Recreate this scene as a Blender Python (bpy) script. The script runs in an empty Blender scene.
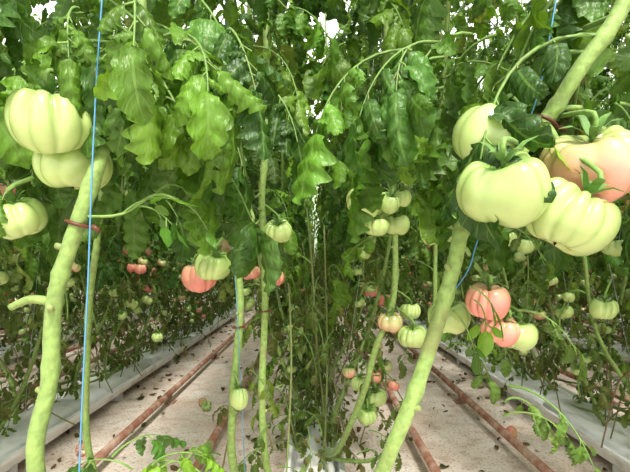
import bpy, math, random
import numpy as np
from mathutils import Vector
rng = random.Random(7)
scene = bpy.context.scene
try:
    scene.view_settings.view_transform = 'Standard'
    scene.view_settings.look = 'Medium High Contrast'
except Exception: pass

# ------------------------------------------------------------------ mesh builder
class MB:
    def __init__(s):
        s.v=[]; s.f=[]; s.c=[]; s.l=[]; s.m=[]; s.n=0
    def add(s, v, f, col, luv=None, mat=0):
        v=np.asarray(v,dtype=np.float32); f=np.asarray(f,dtype=np.int32)
        k=len(v)
        col=np.asarray(col,dtype=np.float32)
        if col.ndim==1: col=np.tile(col[:3],(k,1))
        if luv is None: luv=np.zeros((k,3),dtype=np.float32)
        s.v.append(v); s.f.append(f+s.n); s.c.append(col); s.l.append(luv)
        s.m.append(np.full(len(f),mat,dtype=np.int32)); s.n+=k
    def mesh(s,name,mats):
        V=np.concatenate(s.v); F=np.concatenate(s.f); C=np.concatenate(s.c); L=np.concatenate(s.l); M=np.concatenate(s.m)
        me=bpy.data.meshes.new(name)
        me.vertices.add(len(V)); me.vertices.foreach_set('co',V.ravel())
        me.loops.add(len(F)*4); me.loops.foreach_set('vertex_index',F.ravel())
        me.polygons.add(len(F)); me.polygons.foreach_set('loop_start',np.arange(len(F),dtype=np.int32)*4)
        me.polygons.foreach_set('material_index',M)
        me.polygons.foreach_set('use_smooth',np.ones(len(F),dtype=bool))
        me.update(calc_edges=True)
        a=me.attributes.new('Col','FLOAT_COLOR','POINT')
        a.data.foreach_set('color',np.concatenate([C,np.ones((len(C),1),dtype=np.float32)],axis=1).astype(np.float32).ravel())
        b=me.attributes.new('luv','FLOAT_VECTOR','POINT')
        b.data.foreach_set('vector',L.astype(np.float32).ravel())
        for m in mats: me.materials.append(m)
        return me
    def obj(s,name,mats,loc=(0,0,0),parent=None):
        me=s.mesh(name,mats)
        o=bpy.data.objects.new(name,me); scene.collection.objects.link(o); o.location=loc
        if parent: o.parent=parent
        return o

def grid_faces(n,m,wrap=False):
    i=np.arange(n-1)[:,None]; 
    j=np.arange(m if wrap else m-1)[None,:]
    a=i*m+j; b=i*m+(j+1)%m; c=(i+1)*m+(j+1)%m; d=(i+1)*m+j
    return np.stack([a,b,c,d],axis=-1).reshape(-1,4)

def smooth_path(pts,sub=4):
    P=[np.array(p,float) for p in pts]; out=[]
    for i in range(len(P)-1):
        p0=P[max(i-1,0)];p1=P[i];p2=P[i+1];p3=P[min(i+2,len(P)-1)]
        for k in range(sub):
            t=k/sub
            out.append(0.5*((2*p1)+(-p0+p2)*t+(2*p0-5*p1+4*p2-p3)*t*t+(-p0+3*p1-3*p2+p3)*t**3))
    out.append(P[-1]); return np.array(out)

def tube(mb,pts,r,col,sides=6,mat=1,bump=0.0,capend=True):
    P=np.asarray(pts,float); n=len(P)
    r=np.asarray(r,float)
    if r.ndim==0: r=np.full(n,float(r))
    T=np.gradient(P,axis=0); T/=np.linalg.norm(T,axis=1)[:,None]+1e-9
    ref=np.array([1.0,0.13,0.07]) if abs(T[n//2][0])<0.8 else np.array([0.1,1.0,0.05])
    S=np.cross(T,ref); S/=np.linalg.norm(S,axis=1)[:,None]+1e-9
    U=np.cross(T,S)
    a=np.linspace(0,2*math.pi,sides,endpoint=False)
    rr=r[:,None]*np.ones((1,sides))
    if bump: rr=rr*(1+bump*np.array([[rng.uniform(-1,1) for _ in a] for _ in range(n)]))
    V=P[:,None,:]+rr[:,:,None]*(np.cos(a)[None,:,None]*S[:,None,:]+np.sin(a)[None,:,None]*U[:,None,:])
    if capend:
        V=np.concatenate([np.repeat(P[:1][:,None,:],sides,1),V,np.repeat(P[-1:][:,None,:],sides,1)]); n+=2
    V=V.reshape(-1,3)
    mb.add(V,grid_faces(n,sides,True),col,None,mat)

# ------------------------------------------------------------------ leaflet templates
def leaflet_template(seed,ns=19,lobes=4.0,plain=False):
    r=random.Random(seed)
    t=np.linspace(0,1,ns); u=np.array([-1,-0.5,0,0.5,1.0])
    env=np.sin(math.pi*np.clip(t,0,1)**0.68)**0.75
    env[0]=0.03; env[-1]=0.02
    ph1=r.uniform(0,1); ph2=r.uniform(0,1)
    amp=0.06 if plain else r.uniform(0.28,0.46)
    def tooth(ph):
        x=(t*lobes+ph)%1.0
        return 1-amp*(1-np.clip(np.sin(x*math.pi),0,1)**0.7)
    W0=0.30 if plain else r.uniform(0.29,0.36)
    wl=W0*env*tooth(ph1); wr=W0*env*tooth(ph2)
    bend=r.uniform(0.1,0.6) if plain else r.uniform(0.3,1.9)
    roll=r.uniform(0.0,0.5) if plain else r.choice([r.uniform(-0.9,-0.2),r.uniform(0.4,1.7),r.uniform(0.6,1.4)])
    fold=r.uniform(0.0,0.6); tw=r.uniform(-0.7,0.7); sw=r.uniform(-0.16,0.16)
    th=bend*t**1.2; dt=1/(ns-1)
    yc=np.concatenate([[0],np.cumsum(np.cos(th[:-1])*dt)]); zc=-np.concatenate([[0],np.cumsum(np.sin(th[:-1])*dt)])
    V=np.zeros((ns,5,3)); L=np.zeros((ns,5,3))
    jag=[r.uniform(-1,1) for _ in range(ns)]
    for j,uu in enumerate(u):
        w=wl if uu<0 else wr
        x=np.abs(uu)*w
        ang=fold-(roll+fold)*x/0.33*0.9
        xx=np.sign(uu)*x*np.cos(ang); zz=x*np.sin(ang)
        ripple=0.045*abs(uu)*np.sin((t*lobes*2*math.pi)+(ph1 if uu<0 else ph2)*6.28+1.2)+np.array(jag)*0.010
        if plain: ripple*=0.3
        zl=zz+ripple+tw*xx*t
        V[:,j,0]=xx+sw*t*t
        V[:,j,1]=yc+0.12*abs(uu)*np.sin(math.pi*t)*np.cos(th)+zl*np.sin(th)
        V[:,j,2]=zc+zl*np.cos(th)-0.12*abs(uu)*np.sin(math.pi*t)*np.sin(th)
        L[:,j,0]=uu; L[:,j,1]=t
    return V.reshape(-1,3),L.reshape(-1,3),grid_faces(ns,5)
TEMPL=[leaflet_template(i,19,4.0 if i%2 else 5.0) for i in range(18)]
TEMPL_P=[leaflet_template(50+i,12,3.0,True) for i in range(5)]

def norm(v): 
    return v/(np.linalg.norm(v)+1e-9)
def put_leaflet(mb,p,d,nrm,L,tone,r,plain=False,width=1.0):
    T=TEMPL_P if plain else TEMPL
    V,U,F=T[r.randrange(len(T))]
    d=norm(d); s=norm(np.cross(d,nrm)); n=np.cross(s,d)
    W=p+L*(V[:,0:1]*s*width+V[:,1:2]*d+V[:,2:3]*n)
    UU=U.copy(); UU[:,2]=r.random()
    mb.add(W,F,tone,UU,0)

LEAF_TONES=[(0.100,0.210,0.028),(0.135,0.26,0.034),(0.064,0.150,0.025),(0.175,0.31,0.038),(0.082,0.185,0.030),(0.052,0.125,0.024)]
def leaf_tone(r,dull=0.0,bright=0.0):
    c=np.array(LEAF_TONES[r.randrange(len(LEAF_TONES))])*r.uniform(0.72,1.2)
    if r.random()<0.03: c=np.array((0.22,0.26,0.05))
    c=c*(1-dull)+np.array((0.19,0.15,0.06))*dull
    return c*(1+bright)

def compound(mb,p0,az,el,L,r,droop=1.0,ls=0.085,dull=0,bright=0,plain=False,pairs=3,reject=None):
    n=9; P=[np.array(p0,float)]; d=np.array([math.cos(az)*math.cos(el),math.sin(az)*math.cos(el),math.sin(el)])
    D=[d]
    curl=r.uniform(-0.12,0.12)
    for i in range(n):
        d=norm(d+np.array([-curl*d[1],curl*d[0],-droop*0.17]))
        P.append(P[-1]+d*L/n); D.append(d)
    if reject and any(reject(q) for q in P): return False
    tone=leaf_tone(r,dull,bright)
    tube(mb,P,np.linspace(0.0035,0.0012,len(P))*(L/0.32)**0.5,(0.16,0.28,0.06),4,1,capend=False)
    up=np.array([0,0,1.0])
    def outn(dd):
        s=np.cross(dd,up)
        if np.linalg.norm(s)<0.15: s=np.array([math.sin(az),-math.cos(az),0])
        s=norm(s); return s,norm(np.cross(s,dd))
    idx={1:[6],2:[4,7],3:[3,5,7],4:[2,4,6,8]}[pairs]
    for k,i in enumerate(idx):
        s,nn=outn(D[i])
        for sg in (-1,1):
            q=P[i]+D[i]*r.uniform(-0.01,0.01)
            dd=norm(s*sg*0.8+D[i]*r.uniform(0.2,0.7)+up*r.uniform(-1.1,0.0)*min(droop,1.3))
            st=q+dd*r.uniform(0.006,0.018)
            tube(mb,[q,(q+st)/2,st],0.0012,(0.18,0.30,0.06),3,1,capend=False)
            n2=norm(nn*0.9+s*sg*r.uniform(-0.1,0.6)+np.array([r.uniform(-.45,.45) for _ in range(3)]))
            put_leaflet(mb,st,dd,n2,ls*r.uniform(0.7,1.15)*(0.8+0.07*k),tone*r.uniform(0.85,1.16),r,plain,r.uniform(.85,1.2))
        if r.random()<0.6 and not plain and i<8:
            dd=norm(s*r.choice((-1,1))+D[i]*0.3); put_leaflet(mb,P[i+1],dd,nn,ls*0.38,tone,r)
    s,nn=outn(D[-1])
    put_leaflet(mb,P[-1],D[-1],norm(nn+np.array([r.uniform(-.25,.25) for _ in range(3)])),ls*r.uniform(1.05,1.3),tone,r,plain)
    return True

# ------------------------------------------------------------------ tomatoes
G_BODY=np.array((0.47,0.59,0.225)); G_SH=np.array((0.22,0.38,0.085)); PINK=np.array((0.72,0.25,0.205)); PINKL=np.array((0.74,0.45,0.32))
def tomato(mb,c,R,r,ripe=0.0,hi=False,tilt=None,calyx=True,squash=None):
    na,npz=(96,44) if hi else (24,12)
    ph=np.linspace(0.02,math.pi-0.02,npz)[:,None]; th=np.linspace(0,2*math.pi,na,endpoint=False)[None,:]
    k=r.choice([7,8,9,10]); off=r.uniform(0,6.28); sq=squash or r.uniform(0.74,0.86)
    k2=r.choice([2,3]); o2=r.uniform(0,6.28); o3=r.uniform(0,6.28)
    thw=th+0.25*np.sin(2*th+o3)+0.14*np.sin(3*th+o2)
    rib=(1-np.abs(np.sin((thw*k)/2+off)) )
    depth=0.75+0.55*np.sin(thw*1+o3)
    wtop=np.exp(-((ph-0.70)/0.85)**2)
    wbot=np.exp(-((ph-2.75)/0.55)**2)
    rad=np.sin(ph)**0.80*(1-0.24*depth*rib**1.7*wtop-0.13*rib**2*wbot-0.055*depth*rib**1.5+0.06*np.cos(k2*th+o2)+0.03*np.sin(th+o3))
    z=sq*np.cos(ph)*(1+0.05*np.cos(k2*th+o2+1)+0.06*np.cos(th+o3)) -0.32*np.exp(-(ph/0.45)**2)+0.14*np.exp(-((math.pi-ph)/0.35)**2)-0.06*rib*wtop
    x=rad*np.cos(th); y=rad*np.sin(th); z=z*np.ones_like(th)
    V=np.stack([x,y,z],-1).reshape(-1,3)*R
    if tilt is None: tilt=(r.uniform(-0.5,0.5),r.uniform(-0.4,0.4))
    ax,ay=tilt
    Rx=np.array([[1,0,0],[0,math.cos(ax),-math.sin(ax)],[0,math.sin(ax),math.cos(ax)]])
    Ry=np.array([[math.cos(ay),0,math.sin(ay)],[0,1,0],[-math.sin(ay),0,math.cos(ay)]])
    M=Rx@Ry; c=np.array(c,float)
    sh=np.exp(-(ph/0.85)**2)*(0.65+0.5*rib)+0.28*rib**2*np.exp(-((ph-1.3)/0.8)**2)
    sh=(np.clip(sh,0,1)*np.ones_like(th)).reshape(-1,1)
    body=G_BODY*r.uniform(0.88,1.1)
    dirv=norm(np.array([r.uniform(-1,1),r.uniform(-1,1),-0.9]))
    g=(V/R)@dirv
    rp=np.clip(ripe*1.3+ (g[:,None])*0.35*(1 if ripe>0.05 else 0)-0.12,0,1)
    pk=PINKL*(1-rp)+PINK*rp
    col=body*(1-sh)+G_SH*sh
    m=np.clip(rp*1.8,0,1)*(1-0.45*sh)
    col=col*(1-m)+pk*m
    sc=np.exp(-((math.pi-ph)/0.08)**2)*np.ones_like(th); sc=sc.reshape(-1,1)*0.6
    col=col*(1-sc)+np.array((0.28,0.20,0.10))*sc
    luv=np.concatenate([(V/R),],axis=1)*1.0+r.uniform(0,20)
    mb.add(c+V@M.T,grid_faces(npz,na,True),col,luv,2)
    top=c+M@np.array([0,0,(sq-0.33)*R])
    upv=M@np.array([0,0,1.0])
    if calyx:
        ns=r.choice([5,6,6,7]); o=r.uniform(0,6)
        for i in range(ns):
            a=o+i*2*math.pi/ns+r.uniform(-.2,.2)
            out=M@np.array([math.cos(a),math.sin(a),0]); side=M@np.array([-math.sin(a),math.cos(a),0])
            Ls=R*r.uniform(0.5,0.85); lift=r.uniform(0.05,0.6)
            vs=[];t=np.linspace(0,1,6)
            for tt in t:
                w=R*0.085*(math.sin(math.pi*min(1,tt*0.85+0.15))**0.8)+0.0003
                hgt=0.34*R*min(1,tt*1.9)+lift*R*0.45*max(0,tt-0.4)
                b=top+out*Ls*tt+upv*(hgt+0.002)
                vs+= [b-side*w+upv*w*0.3,b,b+side*w+upv*w*0.3]
            mb.add(vs,grid_faces(6,3),(0.12,0.24,0.05),None,1)
    return top,upv

def truss(mb,p,out,r,n=4,R=0.036,ripe=0.0):
    p=np.array(p,float); out=norm(np.array(out,float))
    end=p+out*0.10+np.array([0,0,-0.09])
    path=smooth_path([p,p+out*0.055+np.array([0,0,0.01]),end,end+np.array([0,0,-0.07])],4)
    tube(mb,path,np.linspace(0.005,0.003,len(path)),(0.2,0.34,0.07),5,1)
    side=np.cross(out,(0,0,1))
    for i in range(n):
        q=path[min(len(path)-1,4+i*2)]
        RR=R*r.uniform(0.6,1.15)
        c=q+side*(RR*1.0*(1 if i%2 else -1))+out*r.uniform(-0.01,0.03)+np.array([0,0,-RR*0.9-0.01*i])
        top,_=tomato(mb,c,RR,r,ripe=max(0,ripe+r.uniform(-0.4,0.3)) if ripe>0 else 0)
        tube(mb,[q,(q+top)/2+np.array([0,0,0.004]),top],0.0022,(0.2,0.36,0.08),4,1)

def stem(mb,pts,r0,r1,r,hi=False):
    P=smooth_path(pts,7 if hi else 4)
    n=len(P)
    rad=np.linspace(r0,r1,n)
    for i in range(n):
        if i%9==4: rad[i]*=1.18
    tube(mb,P,rad,np.array((0.24,0.35,0.10))*r.uniform(0.92,1.1),14 if hi else 7,1,0.04)
    if hi:
        for i in range(6,n-6,7):
            if P[i][2]>1.0 or P[i][2]<.3: continue
            a=r.uniform(0,6.28); o=np.array([math.cos(a),math.sin(a),.3])
            tube(mb,[P[i],P[i]+o*r0*1.1,P[i]+o*r0*r.uniform(1.3,1.8)],[r0*.5,r0*.42,r0*.36],(0.24,0.30,0.10),7,1,.05)
    return P

# ------------------------------------------------------------------ materials
def nt(name):
    m=bpy.data.materials.new(name); m.use_nodes=True; t=m.node_tree; t.nodes.clear(); return m,t,t.nodes,t.links
def math_n(N,K,op,a,b=None,c=None):
    n=N.new('ShaderNodeMath'); n.operation=op
    for i,x in enumerate((a,b,c)):
        if x is None: continue
        if isinstance(x,(int,float)): n.inputs[i].default_value=x
        else: K.new(x,n.inputs[i])
    return n.outputs[0]
def mixc(N,K,fac,a,b,bt='MIX'):
    n=N.new('ShaderNodeMix'); n.data_type='RGBA'; n.blend_type=bt
    for s,x in ((n.inputs[0],fac),(n.inputs[6],a),(n.inputs[7],b)):
        if isinstance(x,(int,float)): s.default_value=x
        elif isinstance(x,tuple): s.default_value=(*x,1)
        else: K.new(x,s)
    return n.outputs[2]

def make_leaf():
    m,t,N,K=nt('leaf_green')
    out=N.new('ShaderNodeOutputMaterial')
    a=N.new('ShaderNodeAttribute'); a.attribute_name='Col'
    l=N.new('ShaderNodeAttribute'); l.attribute_name='luv'
    s=N.new('ShaderNodeSeparateXYZ'); K.new(l.outputs['Vector'],s.inputs[0])
    au=math_n(N,K,'ABSOLUTE',s.outputs[0])
    mid=math_n(N,K,'LESS_THAN',au,0.07)
    ph=math_n(N,K,'FRACT',math_n(N,K,'SUBTRACT',math_n(N,K,'MULTIPLY',s.outputs[1],6.0),math_n(N,K,'MULTIPLY',au,0.9)))
    side=math_n(N,K,'LESS_THAN',math_n(N,K,'ABSOLUTE',math_n(N,K,'SUBTRACT',ph,0.5)),0.055)
    vein=math_n(N,K,'MAXIMUM',mid,math_n(N,K,'MULTIPLY',side,0.6))
    g=N.new('ShaderNodeNewGeometry')
    nz=N.new('ShaderNodeTexNoise'); nz.inputs['Scale'].default_value=28; nz.inputs['Detail'].default_value=3
    ramp=N.new('ShaderNodeMapRange'); K.new(nz.outputs[0],ramp.inputs[0]); ramp.inputs[1].default_value=0.3; ramp.inputs[2].default_value=0.7; ramp.inputs[3].default_value=0.75; ramp.inputs[4].default_value=1.22
    hs=N.new('ShaderNodeHueSaturation'); K.new(a.outputs['Color'],hs.inputs['Color'])
    K.new(ramp.outputs[0],hs.inputs['Value'])
    c=mixc(N,K,math_n(N,K,'MULTIPLY',vein,0.40),hs.outputs[0],(0.24,0.36,0.11))
    c=mixc(N,K,math_n(N,K,'MULTIPLY',g.outputs['Backfacing'],0.30),c,(0.18,0.28,0.11))
    p=N.new('ShaderNodeBsdfPrincipled'); K.new(c,p.inputs['Base Color']); p.inputs['Roughness'].default_value=0.40
    p.inputs['Specular IOR Level'].default_value=0.42
    bmp=N.new('ShaderNodeBump'); bmp.inputs['Strength'].default_value=0.7; bmp.inputs['Distance'].default_value=0.005
    nz2=N.new('ShaderNodeTexNoise'); nz2.inputs['Scale'].default_value=90
    h=math_n(N,K,'SUBTRACT',nz2.outputs[0],math_n(N,K,'MULTIPLY',vein,0.7)); K.new(h,bmp.inputs['Height']); K.new(bmp.outputs[0],p.inputs['Normal'])
    tr=N.new('ShaderNodeBsdfTranslucent')
    tc=mixc(N,K,1.0,c,(1.6,1.6,0.6),'MULTIPLY'); K.new(tc,tr.inputs[0])
    mx=N.new('ShaderNodeMixShader'); mx.inputs[0].default_value=0.30
    K.new(p.outputs[0],mx.inputs[1]); K.new(tr.outputs[0],mx.inputs[2]); K.new(mx.outputs[0],out.inputs[0])
    return m
def make_attr(name,rough,scale,vmin,vmax,sss=0,bump=0.2,tint=None,sheen=0,coat=0):
    m,t,N,K=nt(name)
    out=N.new('ShaderNodeOutputMaterial'); a=N.new('ShaderNodeAttribute'); a.attribute_name='Col'
    tc=N.new('ShaderNodeTexCoord')
    nz=N.new('ShaderNodeTexNoise'); nz.inputs['Scale'].default_value=scale; nz.inputs['Detail'].default_value=4; K.new(tc.outputs['Object'],nz.inputs[0])
    r=N.new('ShaderNodeMapRange'); K.new(nz.outputs[0],r.inputs[0]); r.inputs[1].default_value=0.3; r.inputs[2].default_value=0.7; r.inputs[3].default_value=vmin; r.inputs[4].default_value=vmax
    hs=N.new('ShaderNodeHueSaturation'); K.new(a.outputs['Color'],hs.inputs['Color']); K.new(r.outputs[0],hs.inputs['Value'])
    col=hs.outputs[0]
    if tint:
        n3=N.new('ShaderNodeTexNoise'); n3.inputs['Scale'].default_value=tint[1]; K.new(tc.outputs['Object'],n3.inputs[0])
        r3=N.new('ShaderNodeMapRange'); K.new(n3.outputs[0],r3.inputs[0]); r3.inputs[1].default_value=0.55; r3.inputs[2].default_value=0.75; r3.inputs[4].default_value=tint[2]
        col=mixc(N,K,r3.outputs[0],col,tint[0])
    p=N.new('ShaderNodeBsdfPrincipled'); K.new(col,p.inputs['Base Color']); p.inputs['Roughness'].default_value=rough
    if sheen: p.inputs['Sheen Weight'].default_value=sheen
    if coat: p.inputs['Coat Weight'].default_value=coat; p.inputs['Coat Roughness'].default_value=0.12
    if sss:
        p.inputs['Subsurface Weight'].default_value=sss; p.inputs['Subsurface Scale'].default_value=0.01; p.inputs['Subsurface Radius'].default_value=(1,1,0.4)
    b=N.new('ShaderNodeBump'); b.inputs['Strength'].default_value=bump; b.inputs['Distance'].default_value=0.002; K.new(nz.outputs[0],b.inputs['Height']); K.new(b.outputs[0],p.inputs['Normal'])
    K.new(p.outputs[0],out.inputs[0]); return m
M_LEAF=make_leaf()
M_STEM=make_attr('stem_green',0.6,110,0.75,1.2,bump=0.8,tint=((0.25,0.23,0.10),14,0.55),sheen=0.12)
M_TOM=make_attr('tomato_skin',0.24,35,0.92,1.08,sss=0.10,bump=0.05,tint=((0.50,0.56,0.27),25,0.30),coat=0.5)
MATS=[M_LEAF,M_STEM,M_TOM]
def simple(name,col,rough=0.6,metal=0,noise=None,col2=None,lo=0.4,hi=0.6,bump=0.0,detail=5):
    m,t,N,K=nt(name)
    out=N.new('ShaderNodeOutputMaterial'); p=N.new('ShaderNodeBsdfPrincipled'); p.inputs['Roughness'].default_value=rough; p.inputs['Metallic'].default_value=metal
    if noise:
        tc=N.new('ShaderNodeTexCoord'); nz=N.new('ShaderNodeTexNoise'); nz.inputs['Scale'].default_value=noise; nz.inputs['Detail'].default_value=detail; K.new(tc.outputs['Object'],nz.inputs[0])
        r=N.new('ShaderNodeMapRange'); K.new(nz.outputs[0],r.inputs[0]); r.inputs[1].default_value=lo; r.inputs[2].default_value=hi
        K.new(mixc(N,K,r.outputs[0],col,col2),p.inputs['Base Color'])
        if bump:
            b=N.new('ShaderNodeBump'); b.inputs['Strength'].default_value=bump; b.inputs['Distance'].default_value=0.01; K.new(nz.outputs[0],b.inputs['Height']); K.new(b.outputs[0],p.inputs['Normal'])
    else: p.inputs['Base Color'].default_value=(*col,1)
    K.new(p.outputs[0],out.inputs[0]); return m
def make_floor():
    m,t,N,K=nt('ground_cover_sheet')
    out=N.new('ShaderNodeOutputMaterial'); p=N.new('ShaderNodeBsdfPrincipled'); p.inputs['Roughness'].default_value=0.7
    tc=N.new('ShaderNodeTexCoord')
    def nz(s,lo,hi,d=6):
        n=N.new('ShaderNodeTexNoise'); n.inputs['Scale'].default_value=s; n.inputs['Detail'].default_value=d; K.new(tc.outputs['Object'],n.inputs[0])
        r=N.new('ShaderNodeMapRange'); K.new(n.outputs[0],r.inputs[0]); r.inputs[1].default_value=lo; r.inputs[2].default_value=hi; return r.outputs[0],n
    f1,_=nz(3,0.35,0.65); f2,_=nz(14,0.50,0.70); f3,n3=nz(90,0.55,0.68,3)
    c=mixc(N,K,f1,(0.72,0.59,0.50),(0.86,0.78,0.71))
    c=mixc(N,K,math_n(N,K,'MULTIPLY',f2,0.55),c,(0.44,0.31,0.22))
    c=mixc(N,K,math_n(N,K,'MULTIPLY',f3,0.75),c,(0.20,0.14,0.09))
    w=N.new('ShaderNodeTexWave'); w.inputs['Scale'].default_value=40; w.bands_direction='X'; K.new(tc.outputs['Object'],w.inputs[0])
    c=mixc(N,K,math_n(N,K,'MULTIPLY',w.outputs[1],0.08),c,(0.4,0.33,0.3))
    K.new(c,p.inputs['Base Color'])
    b=N.new('ShaderNodeBump'); b.inputs['Strength'].default_value=0.3; b.inputs['Distance'].default_value=0.01; K.new(n3.outputs[0],b.inputs['Height']); K.new(b.outputs[0],p.inputs['Normal'])
    K.new(p.outputs[0],out.inputs[0]); return m
M_FLOOR=make_floor()
M_RUST=simple('rusty_pipe',(0.30,0.14,0.09),0.6,0.0,18,(0.46,0.33,0.26),0.4,0.65,0.3)
M_WHITE=simple('white_plastic',(0.92,0.92,0.92),0.4,0,7,(0.55,0.49,0.41),0.55,0.80)
M_STEEL=simple('galvanised_steel',(0.7,0.72,0.72),0.5,0.1,20,(0.6,0.6,0.6))
M_BLUE=simple('blue_twine',(0.10,0.28,0.46),0.6)
M_CLIP=simple('brown_clip',(0.13,0.05,0.03),0.4)
M_GLASS=simple('hazy_glass_wall',(0.60,0.68,0.56),0.5,0,0.6,(0.36,0.47,0.30))

def box(mb,x0,x1,y0,y1,z0,z1,mat=0):
    v=[(x0,y0,z0),(x1,y0,z0),(x1,y1,z0),(x0,y1,z0),(x0,y0,z1),(x1,y0,z1),(x1,y1,z1),(x0,y1,z1)]
    F=[(0,3,2,1),(4,5,6,7),(0,1,5,4),(1,2,6,5),(2,3,7,6),(3,0,4,7)]
    for f in F: mb.add([v[i] for i in f],[(0,1,2,3)],(1,1,1),None,mat)

YF=17.0
mb=MB()
mb.add([(-7,-2,0),(7,-2,0),(7,YF+1,0),(-7,YF+1,0)],[(0,1,2,3)],(1,1,1)); mb.obj('floor',[M_FLOOR])
for nm,(a,b) in {'wall_back':((-7,YF+1),(7,YF+1)),'wall_left':((-7,-2),(-7,YF+1)),'wall_right':((7,YF+1),(7,-2))}.items():
    mb=MB(); mb.add([(a[0],a[1],0),(b[0],b[1],0),(b[0],b[1],4.5),(a[0],a[1],4.5)],[(0,1,2,3)],(1,1,1)); mb.obj(nm,[M_GLASS])
mb=MB()
for y in np.arange(1,YF+1,4):
    for x0 in (-5.2,-1.6,2.0):
        tube(mb,[(x0,y,4.3),(x0+1.8,y,5.2),(x0+3.6,y,4.3)],0.02,(1,1,1),6,0)
for x in (-5.2,-3.4,-1.6,2.0,3.8,5.6):
    z=5.2 if x in (-3.4,3.8) else 4.3
    tube(mb,[(x,-2,z),(x,8,z),(x,YF+1,z)],0.03,(1,1,1),6,0)
mb.obj('greenhouse_roof_frame',[M_STEEL])

ROWS=[0,-1.33,1.33,-2.66,2.66,-4.0,4.0,-5.3,5.3]
for X in ROWS:
    e=bpy.data.objects.new('growing_gutter',None); scene.collection.objects.link(e)
    w=0.14 if X else 0.09
    y0=-1.5 if X else 1.2
    mb=MB()
    prof=[(-w-0.02,0.085),(-w-0.02,0.10),(-w,0.10),(-w+0.01,0.055),(w-0.01,0.055),(w,0.10),(w+0.02,0.10),(w+0.02,0.085),(w+0.008,0.085),(w-0.004,0.04),(-w+0.004,0.04),(-w-0.008,0.085)]
    V=[(X+p[0],y,p[1]) for y in (y0,YF) for p in prof]
    k=len(prof); mb.add(V,grid_faces(2,k,True),(1,1,1)); o=mb.obj('trough',[M_WHITE],parent=e)
    for p in o.data.polygons: p.use_smooth=False
    mb=MB(); y=y0
    while y<YF-1:
        L=0.98; a=np.linspace(0,math.pi,9); hw=w-0.018
        ys=[y,y+0.02,y+0.06,y+L/2,y+L-0.06,y+L-0.02,y+L]; sc=[0.05,0.7,1,1.03,1,0.7,0.05]
        VV=[(X+hw*s*np.sign(math.cos(t))*abs(math.cos(t))**0.5,yy,0.056+0.065*s*math.sin(t)**0.5) for yy,s in zip(ys,sc) for t in a]
        mb.add(VV,grid_faces(7,9),(1,1,1)); y+=1.0
    mb.obj('grow_slabs',[M_WHITE],parent=e)
    mb=MB()
    for y in np.arange(y0+0.3,YF,1.0):
        box(mb,X-w,X+w,y-0.02,y+0.02,0,0.045)
    mb.obj('feet',[M_STEEL],parent=e)
rows_sorted=sorted(ROWS)
for a,b in zip(rows_sorted[:-1],rows_sorted[1:]):
    c=(a+b)/2
    e=bpy.data.objects.new('heating_pipe_rail',None); scene.collection.objects.link(e)
    mb=MB()
    for s in (-0.21,0.21):
        tube(mb,[(c+s,-1.5,0.06),(c+s,YF/2,0.06),(c+s,YF,0.06)],0.018,(1,1,1),14,0)
    mb.obj('pipes',[M_RUST],parent=e)
    mb=MB()
    for y in np.arange(-1,YF,1.25):
        for s in (-0.21,0.21):
            box(mb,c+s-0.03,c+s+0.03,y-0.03,y+0.03,0.001,0.008)
            box(mb,c+s-0.010,c+s+0.010,y-0.010,y+0.010,0.008,0.045)
    mb.obj('pipe_supports',[M_RUST],parent=e)

# ------------------------------------------------------------------ generic plants
def generic_plant(seed,leafz=0.98):
    r=random.Random(seed); mb=MB()
    top=2.95
    pts=[(0.0,-0.06,0.12),(0.05,0.02,0.3)]
    for z in (0.6,0.95,1.4,1.9,2.4,top):
        pts.append((0.08+0.10*min(z,1.2)+0.06*z+r.uniform(-0.025,0.025),r.uniform(-0.03,0.03),z))
    P=stem(mb,pts,0.009,0.006,r)
    def at(z): 
        i=int(np.argmin(np.abs(P[:,2]-z))); return P[i]
    z=leafz+r.uniform(-0.05,0.05); az=r.uniform(0,6.28)
    while z<top:
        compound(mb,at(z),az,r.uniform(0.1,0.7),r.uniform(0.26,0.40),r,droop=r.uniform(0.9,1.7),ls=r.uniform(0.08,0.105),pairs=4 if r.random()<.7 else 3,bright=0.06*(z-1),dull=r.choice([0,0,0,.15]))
        az+=2.399+r.uniform(-.4,.4); z+=0.062
    for i in range(22):
        z=r.uniform(0.2,0.98)
        compound(mb,at(z)+np.array([r.uniform(-.1,.06),r.uniform(-.15,.15),0]),r.uniform(0,6.28),r.uniform(-0.2,0.7),r.uniform(0.10,0.22),r,droop=r.uniform(0.8,1.8),ls=r.uniform(0.035,0.06),dull=r.uniform(0.0,0.75),pairs=r.choice([2,3]))
    for i,z in enumerate((0.45,0.68,0.88,1.08,1.3)):
        a=r.uniform(-1.0,1.0)+(math.pi if r.random()<0.25 else 0)
        if r.random()<(0.85 if z>.6 else .5):
            truss(mb,at(z+r.uniform(-.05,.05)+0.08),(math.cos(a),math.sin(a),0),r,n=r.choice([2,3,4]),R=0.031,ripe=r.choice([0,0,0.6]) if z<0.9 else r.choice([0,0,0,0,.4]))
    tube(mb,[(0.05,0.03,0.2),(0.2,0.0,1.2),(0.30,0.0,3.3)],0.0012,(0.5,0.55,0.6),3,1)
    return mb.mesh('tomato_plant_mesh_%d'%seed,MATS)
VAR=[generic_plant(100+i,0.92 if i<4 else 1.02) for i in range(7)]
rr=random.Random(3)
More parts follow.
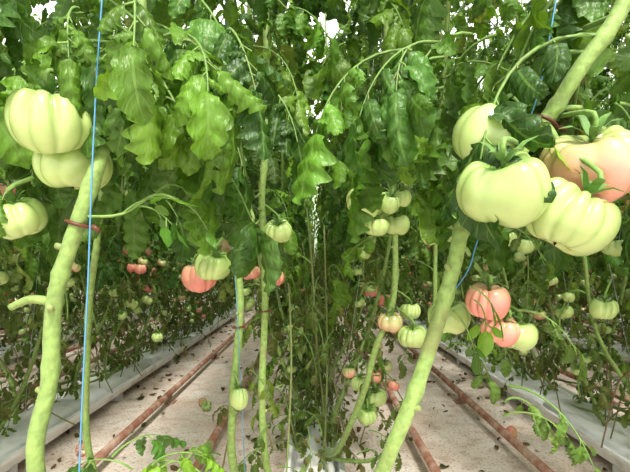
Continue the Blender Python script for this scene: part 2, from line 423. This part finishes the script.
for X in ROWS:
    e=bpy.data.objects.new('tomato_plant_row',None); scene.collection.objects.link(e); e.location=(X,0,0)
    y=1.75 if X==0 else (0.1 if abs(X)<2 else 0.8)
    ymax=YF-0.3
    while y<ymax:
        for s in (1,-1):
            o=bpy.data.objects.new('plant',rr.choice(VAR)); scene.collection.objects.link(o); o.parent=e
            o.location=(s*0.03,y+rr.uniform(-0.08,0.08)+(0.2 if s<0 else 0),rr.uniform(-0.03,0.03) )
            o.rotation_euler=(rr.uniform(-.03,.03),rr.uniform(-.03,.03),(0 if s>0 else math.pi)+rr.uniform(-0.35,0.35))
            k=rr.uniform(0.95,1.06); o.scale=(1,rr.choice((1,-1)),k)
        y+=0.45 if y<8 else 0.6

# ------------------------------------------------------------------ hero tomatoes
def hero_tomato(x,y,z,R,ripe,seed,tilt=None,sq=None,hang=None):
    r=random.Random(seed); mb=MB()
    top,up=tomato(mb,(0,0,0),R,r,ripe,True,tilt,True,sq)
    tip=top+up*R*0.9 if hang is None else np.array(hang)-np.array((x,y,z))
    mid=top+up*R*0.6
    tube(mb,smooth_path([top,mid,tip],4),0.0028 if R>0.03 else 0.0022,(0.20,0.33,0.08),7,1)
    mb.obj('tomato',MATS,(x,y,z))
H=[ # near left
(-.289,.50,1.006,.0455,0,1,(0.3,0.1),.84,(-.262,.53,1.06)),
(-.290,.545,.967,.043,0,2,(0.2,0.1),.76,(-.262,.54,1.03)),
(-.357,.55,.904,.033,0,3,(0.3,-0.2),.78,(-.33,.56,.96)),
# near right
(.186,.45,.923,.0435,0,4,(0.45,-0.15),.84,(.232,.50,.975)),
(.2595,.46,.8955,.0455,0,5,(0.3,0.45),.80,(.262,.51,.985)),
(.193,.505,.988,.0425,0,6,(0.25,0.4),.86,(.25,.53,1.01)),
(.303,.50,.958,.050,0.36,7,(0.45,-0.2),.82,(.285,.53,1.02)),
(.230,.85,.9135,.036,0,8,(0.3,0),.95,(.25,.87,.99)),
(.335,.76,.73,.034,0,9,(0,0.2),.82,(.30,.78,.79)),
(.278,.73,.787,.033,0.7,10,(0.2,0),.95,(.27,.77,.84)),
(.306,.75,.739,.031,0.7,11,(0.3,0.3),.86,(.29,.78,.80)),
(.245,.84,.751,.039,0,12,(0.2,0),.85,(.26,.87,.82)),
# centre left
(-.233,1.05,.843,.043,0,13,(0.3,0.2),.86,(-.20,1.06,.92)),
(-.281,1.10,.816,.045,0.65,14,(0.2,-0.1),.84,(-.22,1.09,.91)),
(-.203,1.12,.889,.035,0.5,15,(0,0.1),.9,(-.195,1.08,.95)),
(-.180,1.12,.960,.035,0,16,(0.4,0),.8,(-.15,1.18,1.02)),
(-.092,1.16,.930,.036,0,17,(0.5,0),.85,(-.13,1.20,1.0)),
(-.1650,1.15,.893,.033,0,18,(0.1,0.1),.85,(-.145,1.19,.96)),
(-.119,1.32,.8055,.033,0.7,19,(0,0.1),.84,(-.13,1.25,.88)),
(-.194,1.38,.819,.028,0.7,20,(0,0),.84,(-.15,1.25,.88)),
(-.212,.90,1.113,.022,0,21,(0,0.1),.9,(-.20,.98,1.19)),
(-.152,.90,1.155,.022,0,22,(0,0),.9,(-.19,.98,1.22)),
(-.186,.905,1.135,.018,0,23,(0,0),.85,(-.19,.98,1.20)),
(-.173,1.03,.543,.022,0,24,(0,0),1.2,(-.185,1.04,.60)),
# centre right
(.117,1.08,.991,.042,0,25,(0.9,0.1),.86,(.17,1.18,1.05)),
(.177,1.09,.993,.029,0,26,(0.6,0.2),.9,(.19,1.18,1.05)),
(.210,1.12,1.009,.026,0,27,(0.3,0),.9,(.21,1.20,1.07)),
(.150,1.10,.937,.030,0,28,(0.2,0),.85,(.19,1.20,1.0)),
(.206,1.16,.946,.034,0,29,(0.1,0),.85,(.215,1.22,1.02)),
(.180,1.19,.972,.03,0,30,(0.1,0),.9,(.2,1.24,1.02)),
(.23,1.90,.737,.035,0.7,31,(0,0),.95,(.24,1.88,.80)),
(.288,1.90,.691,.035,0.7,32,(0,0),.85,(.26,1.88,.77)),
(.217,1.30,.678,.036,0.45,33,(0.1,0),.84,(.215,1.31,.75)),
(.2745,1.28,.641,.040,0,34,(0.1,0),.86,(.235,1.32,.72)),
(.277,1.33,.707,.030,0,35,(0,0),.85,(.235,1.32,.77)),
(.198,1.50,.4045,.037,0,36,(0.1,0),.84,(.185,1.51,.48)),
(.168,1.47,.358,.036,0,37,(0.4,0),.84,(.175,1.5,.43)),
(.150,1.50,.45,.030,0,38,(0,0),.9,(.175,1.5,.51)),
(.112,1.50,.487,.021,0.3,39,(0,0),.9,(.14,1.5,.53)),
(.200,1.52,.465,.021,0.8,40,(0,0),1.0,(.18,1.5,.52)),
(.269,2.4,.797,.033,0,41,(0,0),.85,(.25,2.4,.87)),
(.21,2.4,.81,.031,0,42,(0,0),.85,(.24,2.4,.88)),
# aisle-side fruits from neighbouring rows
(.824,1.30,.718,.037,0,43,(0.2,0),.85,(.86,1.32,.80)),
(.852,1.30,.893,.031,0,44,(0.2,0),.85,(.88,1.32,.96)),
(.700,1.66,.935,.032,0,45,(0.2,0),.95,(.75,1.70,1.02)),
(.767,1.66,.9096,.035,0,46,(0.2,0),.85,(.79,1.70,1.0)),
(-.922,2.4,.813,.032,0.8,47,(0,0),.9,(-.95,2.4,.9)),
(-.965,2.4,.82,.028,0.9,48,(0,0),.9,(-.97,2.4,.9)),
(-.83,2.4,.455,.032,0,49,(0,0),.85,(-.87,2.4,.53)),
]
for h in H:
    hero_tomato(h[0],h[1],h[2],h[3],h[4],h[5],h[6],h[7],h[8])

# ------------------------------------------------------------------ hero plants
def hero_plant(pts,r0,r1,seed,leaves,extra=None,auto=None,hi=True,reject=None):
    r=random.Random(seed); mb=MB()
    P=stem(mb,pts,r0,r1,r,hi)
    def at(z):
        return P[int(np.argmin(np.abs(P[:,2]-z)))]
    for (z,az,el,L,dr,ls) in leaves:
        compound(mb,at(z),math.radians(az),el,L,r,droop=dr,ls=ls,pairs=4)
    if auto:
        z0,z1,dz=auto; z=z0; az=r.uniform(0,6)
        while z<z1:
            for k in range(5):
                if compound(mb,at(z),az,r.uniform(0.1,0.8),r.uniform(0.24,0.36),r,droop=r.uniform(0.8,1.5),ls=r.uniform(0.075,0.10),pairs=4,reject=reject): break
                az+=1.3
            az+=2.4; z+=dz
    if extra: extra(mb,r,at)
    return mb.obj('tomato_plant',MATS)
rej=lambda q: q[1]<0.40 or (q[2]<1.06 and q[1]<0.8)
rejc=lambda q: q[1]<0.62 or q[2]<1.10 or (q[1]<1.04 and -.32<q[0]<-.08 and q[2]<1.27)
def stub(mb,a,b,r0=0.006):
    a=np.array(a);b=np.array(b); m=(a+b)/2+np.array([0,0,0.006])
    tube(mb,smooth_path([a,m,b],4),np.linspace(r0,r0*0.7,9),(0.23,0.345,0.09),8,1,0.03)
def exA(mb,r,at):
    stub(mb,(-.29,.5,.806),(-.335,.5,.800),.0055)
    stub(mb,(-.243,.51,.96),(-.262,.54,1.06),.004)
    stub(mb,(-.262,.54,1.06),(-.33,.56,.96),.003)
    tube(mb,smooth_path([(-.25,.5,.90),(-.22,.52,.905),(-.19,.54,.93),(-.165,.55,.925)],4),.0018,(0.22,.36,.09),5,1)
    for (p,a,e,L) in (((-.22,.52,.905),20,0.9,.06),((-.205,.53,.915),-30,.1,.05),((-.19,.54,.93),60,.9,.05),((-.165,.55,.925),0,-.3,.05),((-.18,.55,.925),-20,-.7,.045)):
        compound(mb,p,math.radians(a),e,L,r,droop=.8,ls=.030,bright=.25,plain=True,pairs=1)
    for (p,a,e,L) in (((-.33,.56,.96),200,-.2,.1),((-.26,.5,1.0),150,.2,.08)):
        compound(mb,p,math.radians(a),e,L,r,droop=1.0,ls=.045,pairs=2)
    for (x,z) in ((-.25,.61),(-.225,.595),(-.17,.59),(-.14,.59),(-.20,.60)):
        compound(mb,(x,.56,z),r.uniform(0,6),.9,.07,r,droop=1.0,ls=.042,bright=.3,pairs=1)
    for (x,y,z,a,e,L,ls) in ((-.22,.50,1.15,-40,.1,.15,.065),(-.25,.50,1.17,-140,.1,.13,.065),(-.27,.52,1.14,-90,-.2,.10,.06),(-.19,.55,1.12,-20,.3,.16,.07),(-.17,.58,1.13,-60,.0,.16,.075),
        (-.30,.52,1.17,200,.2,.16,.065),(-.36,.56,1.14,180,.2,.2,.075),(-.12,.62,1.16,-80,.1,.16,.075),(-.15,.7,1.15,10,.2,.2,.08),(-.32,.6,1.10,120,.3,.2,.08),(-.4,.62,1.08,160,.2,.2,.08),(-.25,.6,1.08,60,.3,.2,.08),
        (-.25,.55,1.10,-70,-.1,.08,.06),(-.24,.53,1.13,-20,-.2,.12,.065),(-.20,.58,1.06,-40,.1,.10,.07),(-.22,.54,1.06,-80,.2,.06,.05)):
        compound(mb,(x,y,z),math.radians(a),e,L,r,droop=1.4,ls=ls,pairs=3)
    # leaflets over the bend of the stem
    for (x,y,z,dx,dz) in ((-.243,.49,1.035,.15,-1),(-.225,.50,1.03,.6,-.8),(-.255,.50,1.045,-.2,-1),(-.235,.485,1.06,.2,-1)):
        put_leaflet(mb,np.array((x,y,z)),np.array((dx,-.1,dz)),np.array((0.1,-1,.3)),.065,leaf_tone(r),r)
hero_plant([(-.12,.75,.12),(-.26,.6,.30),(-.3025,.5,.60),(-.2915,.5,.72),(-.286,.5,.808),(-.267,.5,.874),(-.244,.51,.957),(-.245,.56,1.04),(-.265,.68,1.138),(-.28,.75,1.5),(-.27,.75,2.0)],.0092,.008,21,
 [(1.05,40,.25,.26,1.3,.085),(1.08,170,.2,.26,1.2,.085),(1.12,20,.1,.20,1.8,.085),(1.10,110,.4,.30,1.2,.085),(1.13,65,.3,.34,1.3,.085),
  (1.16,200,.3,.28,1.3,.085),(1.18,140,.2,.35,1.4,.085),(1.2,5,.1,.24,1.6,.085),(1.22,90,.1,.3,1.5,.085),(1.24,45,.0,.3,1.6,.09),(1.2,175,.0,.25,1.8,.085),
  (1.15,-60,.1,.22,1.5,.075),(1.17,-100,.1,.2,1.5,.075),(1.2,-30,.1,.22,1.5,.08)],
 exA,(1.22,1.95,.07),reject=rej)
def exB(mb,r,at):
    stub(mb,(.262,.53,1.015),(.232,.50,.985),.005); stub(mb,(.262,.53,1.012),(.275,.515,.985),.005)
    stub(mb,(.232,.50,.985),(.20,.47,.955),.004); stub(mb,(.262,.53,1.015),(.31,.53,1.03),.004)
    stub(mb,(.175,.55,.87),(.25,.72,.85),.004); stub(mb,(.25,.72,.85),(.30,.78,.80),.004)
    stub(mb,(.18,.55,.90),(.25,.87,.99),.003); stub(mb,(.15,.56,.80),(.26,.87,.83),.003)
    for (p,a,e,L) in (((.19,.56,.82),-20,-.2,.05),((.21,.6,.80),-60,-.2,.05),((.235,.5,.99),-30,.2,.030),((.17,.56,.79),10,-.6,.06)):
        compound(mb,p,math.radians(a),e,L,r,droop=1.0,ls=.028,bright=.25,plain=True,pairs=1)
    for i in range(9):
        compound(mb,(.25+.08*r.random(),.65+.25*r.random(),.58+.04*i),r.uniform(-1,1.5),r.uniform(0,.8),r.uniform(.08,.16),r,droop=1.2,ls=.035,dull=.2,pairs=2)
    for (x,y,z,a,e,L,ls) in ((.16,.58,1.13,190,.2,.16,.07),(.20,.58,1.14,210,.1,.16,.07),(.12,.6,1.13,170,.2,.18,.075),(.25,.62,1.12,100,.2,.2,.08),(.17,.6,1.08,160,.2,.18,.075),
        (.38,.56,1.13,30,.2,.16,.07),(.33,.6,1.10,60,.3,.2,.075),(.40,.6,1.06,20,.2,.2,.075),(.22,.64,1.06,120,.0,.16,.07),(.36,.62,1.04,60,.0,.16,.07),
        (.17,.60,1.12,-170,.1,.14,.075),(.15,.58,1.13,200,.1,.12,.075),(.24,.60,1.15,150,.2,.14,.075),(.28,.62,1.11,80,.1,.16,.075)):
        compound(mb,(x,y,z),math.radians(a),e,L,r,droop=1.4,ls=ls,pairs=3,bright=.1)
    for (x,z) in ((.385,1.05),(.395,1.03),(.40,1.01),(.36,1.10),(.31,1.12)):
        compound(mb,(x,.60,z+.03),r.uniform(0,3.1),-.2,.10,r,droop=2.2,ls=.05,dull=.97,bright=.15,pairs=2)
hero_plant([(.02,.9,.12),(.03,.68,.35),(.0847,.56,.596),(.117,.55,.683),(.1476,.55,.774),(.169,.55,.85),(.1827,.55,.901),(.227,.54,.969),(.271,.53,1.018),(.297,.51,1.067),(.341,.50,1.138),(.40,.5,1.3),(.43,.52,1.7),(.44,.55,2.1)],.0094,.0085,33,
 [(1.07,60,.3,.26,1.3,.085),(1.08,150,.5,.26,1.5,.085),(1.10,175,.3,.24,1.5,.085),(1.12,120,.3,.34,1.3,.09),(1.16,90,.3,.3,1.5,.085),
  (1.2,165,.2,.30,1.5,.085),(1.22,140,.1,.38,1.5,.09),(1.24,170,.0,.34,1.7,.085),(1.24,50,.0,.3,1.7,.085),(1.26,110,.0,.34,1.7,.085)],
 exB,(1.28,2.1,.07),reject=rej)
def trussex(stubs,small):
    def f(mb,r,at):
        for a,b in stubs: stub(mb,a,b,.004)
        for (x,y,z,L) in small:
            compound(mb,(x,y,z),r.uniform(0,6.28),r.uniform(0,.8),L,r,droop=1.2,ls=.042,dull=r.uniform(0,.5),pairs=2)
    return f
hero_plant([(-.04,1.5,.12),(-.12,1.15,.2),(-.185,1.05,.365),(-.189,1.05,.531),(-.173,1.05,.762),(-.196,1.05,.993),(-.199,1.05,1.224),(-.196,1.05,1.455),(-.22,1.05,2.0),(-.25,1.05,2.8)],.0100,.008,41,
 [],
 trussex([((-.18,1.05,.93),(-.20,1.06,.92)),((-.195,1.05,.96),(-.22,1.09,.91)),((-.199,1.05,1.23),(-.19,.98,1.20))],
  [(-.16,1.06,.28,.14),(-.13,1.06,.33,.14),(-.2,1.06,.26,.12),(-.13,1.1,.4,.12),(-.15,1.05,.6,.1),(-.22,1.06,.4,.1)]),(1.26,2.8,.065),reject=rejc)
hero_plant([(-.02,1.7,.12),(-.08,1.3,.18),(-.124,1.2,.296),(-.14,1.2,.486),(-.132,1.2,.75),(-.14,1.2,1.014),(-.132,1.2,1.146),(-.13,1.2,1.5),(-.16,1.2,2.1),(-.2,1.2,2.8)],.010,.008,42,
 [],
 trussex([((-.14,1.2,1.02),(-.15,1.18,1.02)),((-.14,1.2,.98),(-.13,1.20,1.0)),((-.135,1.2,.88),(-.13,1.25,.88))],
  [(-.1,1.22,.3,.14),(-.12,1.2,.42,.12),(-.09,1.3,.5,.12),(-.1,1.3,.24,.14),(-.13,1.25,.7,.1)]),(1.19,2.8,.06),reject=rejc)
hero_plant([(.02,1.75,.12),(.07,1.45,.25),(.14,1.32,.47),(.1716,1.3,.598),(.223,1.3,.741),(.229,1.3,.913),(.215,1.28,1.05),(.2,1.3,1.3),(.22,1.3,2.0),(.26,1.3,2.8)],.0095,.008,43,
 [],
 trussex([((.215,1.28,1.05),(.19,1.20,1.06)),((.22,1.3,.78),(.235,1.32,.77)),((.15,1.32,.5),(.175,1.5,.51))],
  [(.12,1.3,.3,.14),(.16,1.35,.35,.12),(.2,1.4,.5,.12),(.23,1.3,.83,.1),(.26,1.3,.6,.12)]),(1.18,2.8,.06),reject=rejc)
hero_plant([(.04,1.7,.12),(.2,1.5,.2),(.3,1.45,.35),(.36,1.4,.6),(.37,1.4,.85),(.36,1.35,1.1),(.35,1.2,1.5),(.35,1.1,2.2),(.36,1.1,2.8)],.007,.006,44,
 [],
 trussex([],[(.28,1.45,.3,.12),(.33,1.4,.42,.12),(.36,1.4,.7,.1)]),(1.16,2.7,.065),reject=rejc)
hero_plant([(-.05,1.2,.12),(-.2,1.0,.2),(-.42,.9,.4),(-.45,.9,.7),(-.42,.9,1.0),(-.40,.9,1.5),(-.38,.9,2.2),(-.4,.9,2.8)],.007,.006,45,
 [],None,(1.12,2.7,.065),reject=rejc)
# plants whose tops have been trained back over the middle of the row
hero_plant([(-.03,2.4,.12),(-.10,2.3,.5),(-.16,2.3,1.0),(-.16,2.3,1.5),(-.12,2.3,2.0),(-.08,2.3,2.6),(-.08,2.3,3.0)],.008,.006,46,[],None,(1.35,3.0,.06),reject=rejc)
hero_plant([(.03,3.6,.12),(.12,3.5,.5),(.17,3.5,1.0),(.15,3.5,1.6),(.10,3.5,2.2),(.08,3.5,2.8),(.08,3.5,3.0)],.008,.006,47,[],None,(1.5,2.7,.06),reject=rejc)

# ------------------------------------------------------------------ twines and clips
def twine(pts):
    mb=MB(); P=smooth_path(pts,6); tube(mb,P,0.0009,(1,1,1),6,0); mb.obj('support_twine',[M_BLUE])
twine([(-.262,.478,.2),(-.246,.475,.634),(-.237,.475,.83),(-.229,.475,1.022),(-.21,.50,1.6),(-.18,.52,3.2)])
twine([(.165,.575,.80),(.19,.565,.84),(.205,.56,.89),(.243,.515,1.012),(.265,.50,1.138),(.36,.5,1.7),(.5,.5,3.2)])
twine([(-.15,1.03,.2),(-.178,1.037,.75),(-.2,1.037,1.2),(-.22,1.03,3.2)])
def clip(c,R,tilt,seed):
    mb=MB(); a=np.linspace(0,2*math.pi,25)
    P=[(R*math.cos(t),R*math.sin(t),R*math.cos(t)*tilt) for t in a]
    tube(mb,P,0.0022,(1,1,1),8,0)
    tube(mb,[(R,0,R*tilt),(R+.006,-.003,R*tilt),(R+.012,-.003,R*tilt-.004)],0.003,(1,1,1),8,0)
    mb.obj('plant_clip',[M_CLIP],c)
clip((-.261,.503,.892),.0122,-.3,1); clip((.266,.531,1.013),.013,-.5,2); clip((-.178,1.05,.70),.0120,.1,3); clip((-.136,1.2,.72),.0120,.1,4)

# ------------------------------------------------------------------ low growth, lying stems, litter
r=random.Random(11)
mb=MB()
for i in range(200):
    y=1.5+ (i/200)**1.5*9
    x=r.gauss(0.0,0.06); z=r.uniform(0.12,0.85)
    compound(mb,(x,y,z),r.uniform(0,6.28),r.uniform(0,1.0),r.uniform(.1,.22),r,droop=r.uniform(.8,1.8),ls=r.uniform(.03,.05),dull=r.uniform(.1,.9),pairs=r.choice([2,3]))
for i in range(40):
    y=1.4+i*.2; x=r.gauss(0,.05)
    tube(mb,smooth_path([(x,y,.12),(x+r.uniform(-.05,.05),y+.05,.5),(x+r.uniform(-.1,.1),y+r.uniform(-.1,.1),r.uniform(.7,1.1))],4),.0035,(.20,.24,.08),5,1)
mb.obj('side_shoots',MATS)
for X in ROWS[:5]:
    mb=MB()
    for i in range(34 if X else 14):
        x0=X+r.uniform(-.16,.16) if X else X+r.uniform(-.1,.1); y=r.uniform(-.5,10) if X else r.uniform(1.4,10); L=r.uniform(.8,2)
        pts=[(x0+r.uniform(-.03,.03),y+L*k/5,.14+r.uniform(0,.06)+.05*math.sin(k)) for k in range(6)]
        tube(mb,smooth_path(pts,3),r.uniform(.005,.008),r.choice([(.20,.22,.07),(.26,.2,.1),(.24,.34,.08)]),6,1,.05)
    for i in range(80):
        x=X+r.gauss(0,.12); y=r.uniform(.3,8) if X else r.uniform(1.5,8); a=r.uniform(0,6.28); L=r.uniform(.15,.4)
        tube(mb,smooth_path([(x,y,.12),(x+L*.5*math.cos(a),y+L*.5*math.sin(a),.12+r.uniform(.1,.4)),(x+L*math.cos(a),y+L*math.sin(a),.1+r.uniform(0,.35))],4),.003,r.choice([(.22,.2,.08),(.28,.2,.12),(.2,.28,.08)]),5,1)
    for i in range(150):
        x=X+r.gauss(0,.13); y=r.uniform(0,9) if X else r.uniform(1.5,9)
        compound(mb,(x,y,.15+r.uniform(0,.5)),r.uniform(0,6.28),r.uniform(0,1),r.uniform(.1,.2),r,droop=1.3,ls=r.uniform(.03,.05),dull=r.uniform(.2,1),pairs=2)
    mb.obj('lowered_stems',MATS)
mb=MB()
for i in range(3000):
    x=r.choice(ROWS[:5])+r.gauss(0,.28); y=r.uniform(.8,9); a=r.uniform(0,6.28)
    put_leaflet(mb,np.array([x,y,.012]),np.array([math.cos(a),math.sin(a),.1]),np.array([r.uniform(-.3,.3),r.uniform(-.3,.3),1]),r.uniform(.015,.055),np.array(r.choice([(.16,.09,.04),(.22,.14,.06),(.10,.07,.035),(.14,.17,.05)])),r)
mb.obj('leaf_litter',MATS)
for (x,y,R,rp) in ((-.62,2.6,.03,0),(-.66,2.68,.027,.5),(-.50,3.4,.03,0),(.95,2.2,.03,.8),(-1.02,2.0,.03,.9),(.55,3.6,.03,0)):
    mb=MB(); tomato(mb,(0,0,0),R,r,rp,True,(1.2,.4),False,.85); mb.obj('fallen_tomato',MATS,(x,y,R*.9))

# ------------------------------------------------------------------ light / world / camera
w=bpy.data.worlds.new('overcast_sky'); scene.world=w; w.use_nodes=True
bg=w.node_tree.nodes['Background']; bg.inputs[0].default_value=(1.0,0.985,0.95,1); bg.inputs[1].default_value=1.75
sd=bpy.data.lights.new('sun','SUN'); sd.energy=4.6; sd.angle=math.radians(10); sd.color=(1,.97,.9)
so=bpy.data.objects.new('sun',sd); scene.collection.objects.link(so); so.rotation_euler=(math.radians(36),math.radians(10),0)
cd=bpy.data.cameras.new('camera'); cd.lens=26; cd.sensor_width=36; cd.shift_y=26/630; cd.clip_start=0.02
co=bpy.data.objects.new('camera',cd); scene.collection.objects.link(co); co.location=(0,0,.85); co.rotation_euler=(math.pi/2,0,0)
scene.camera=co
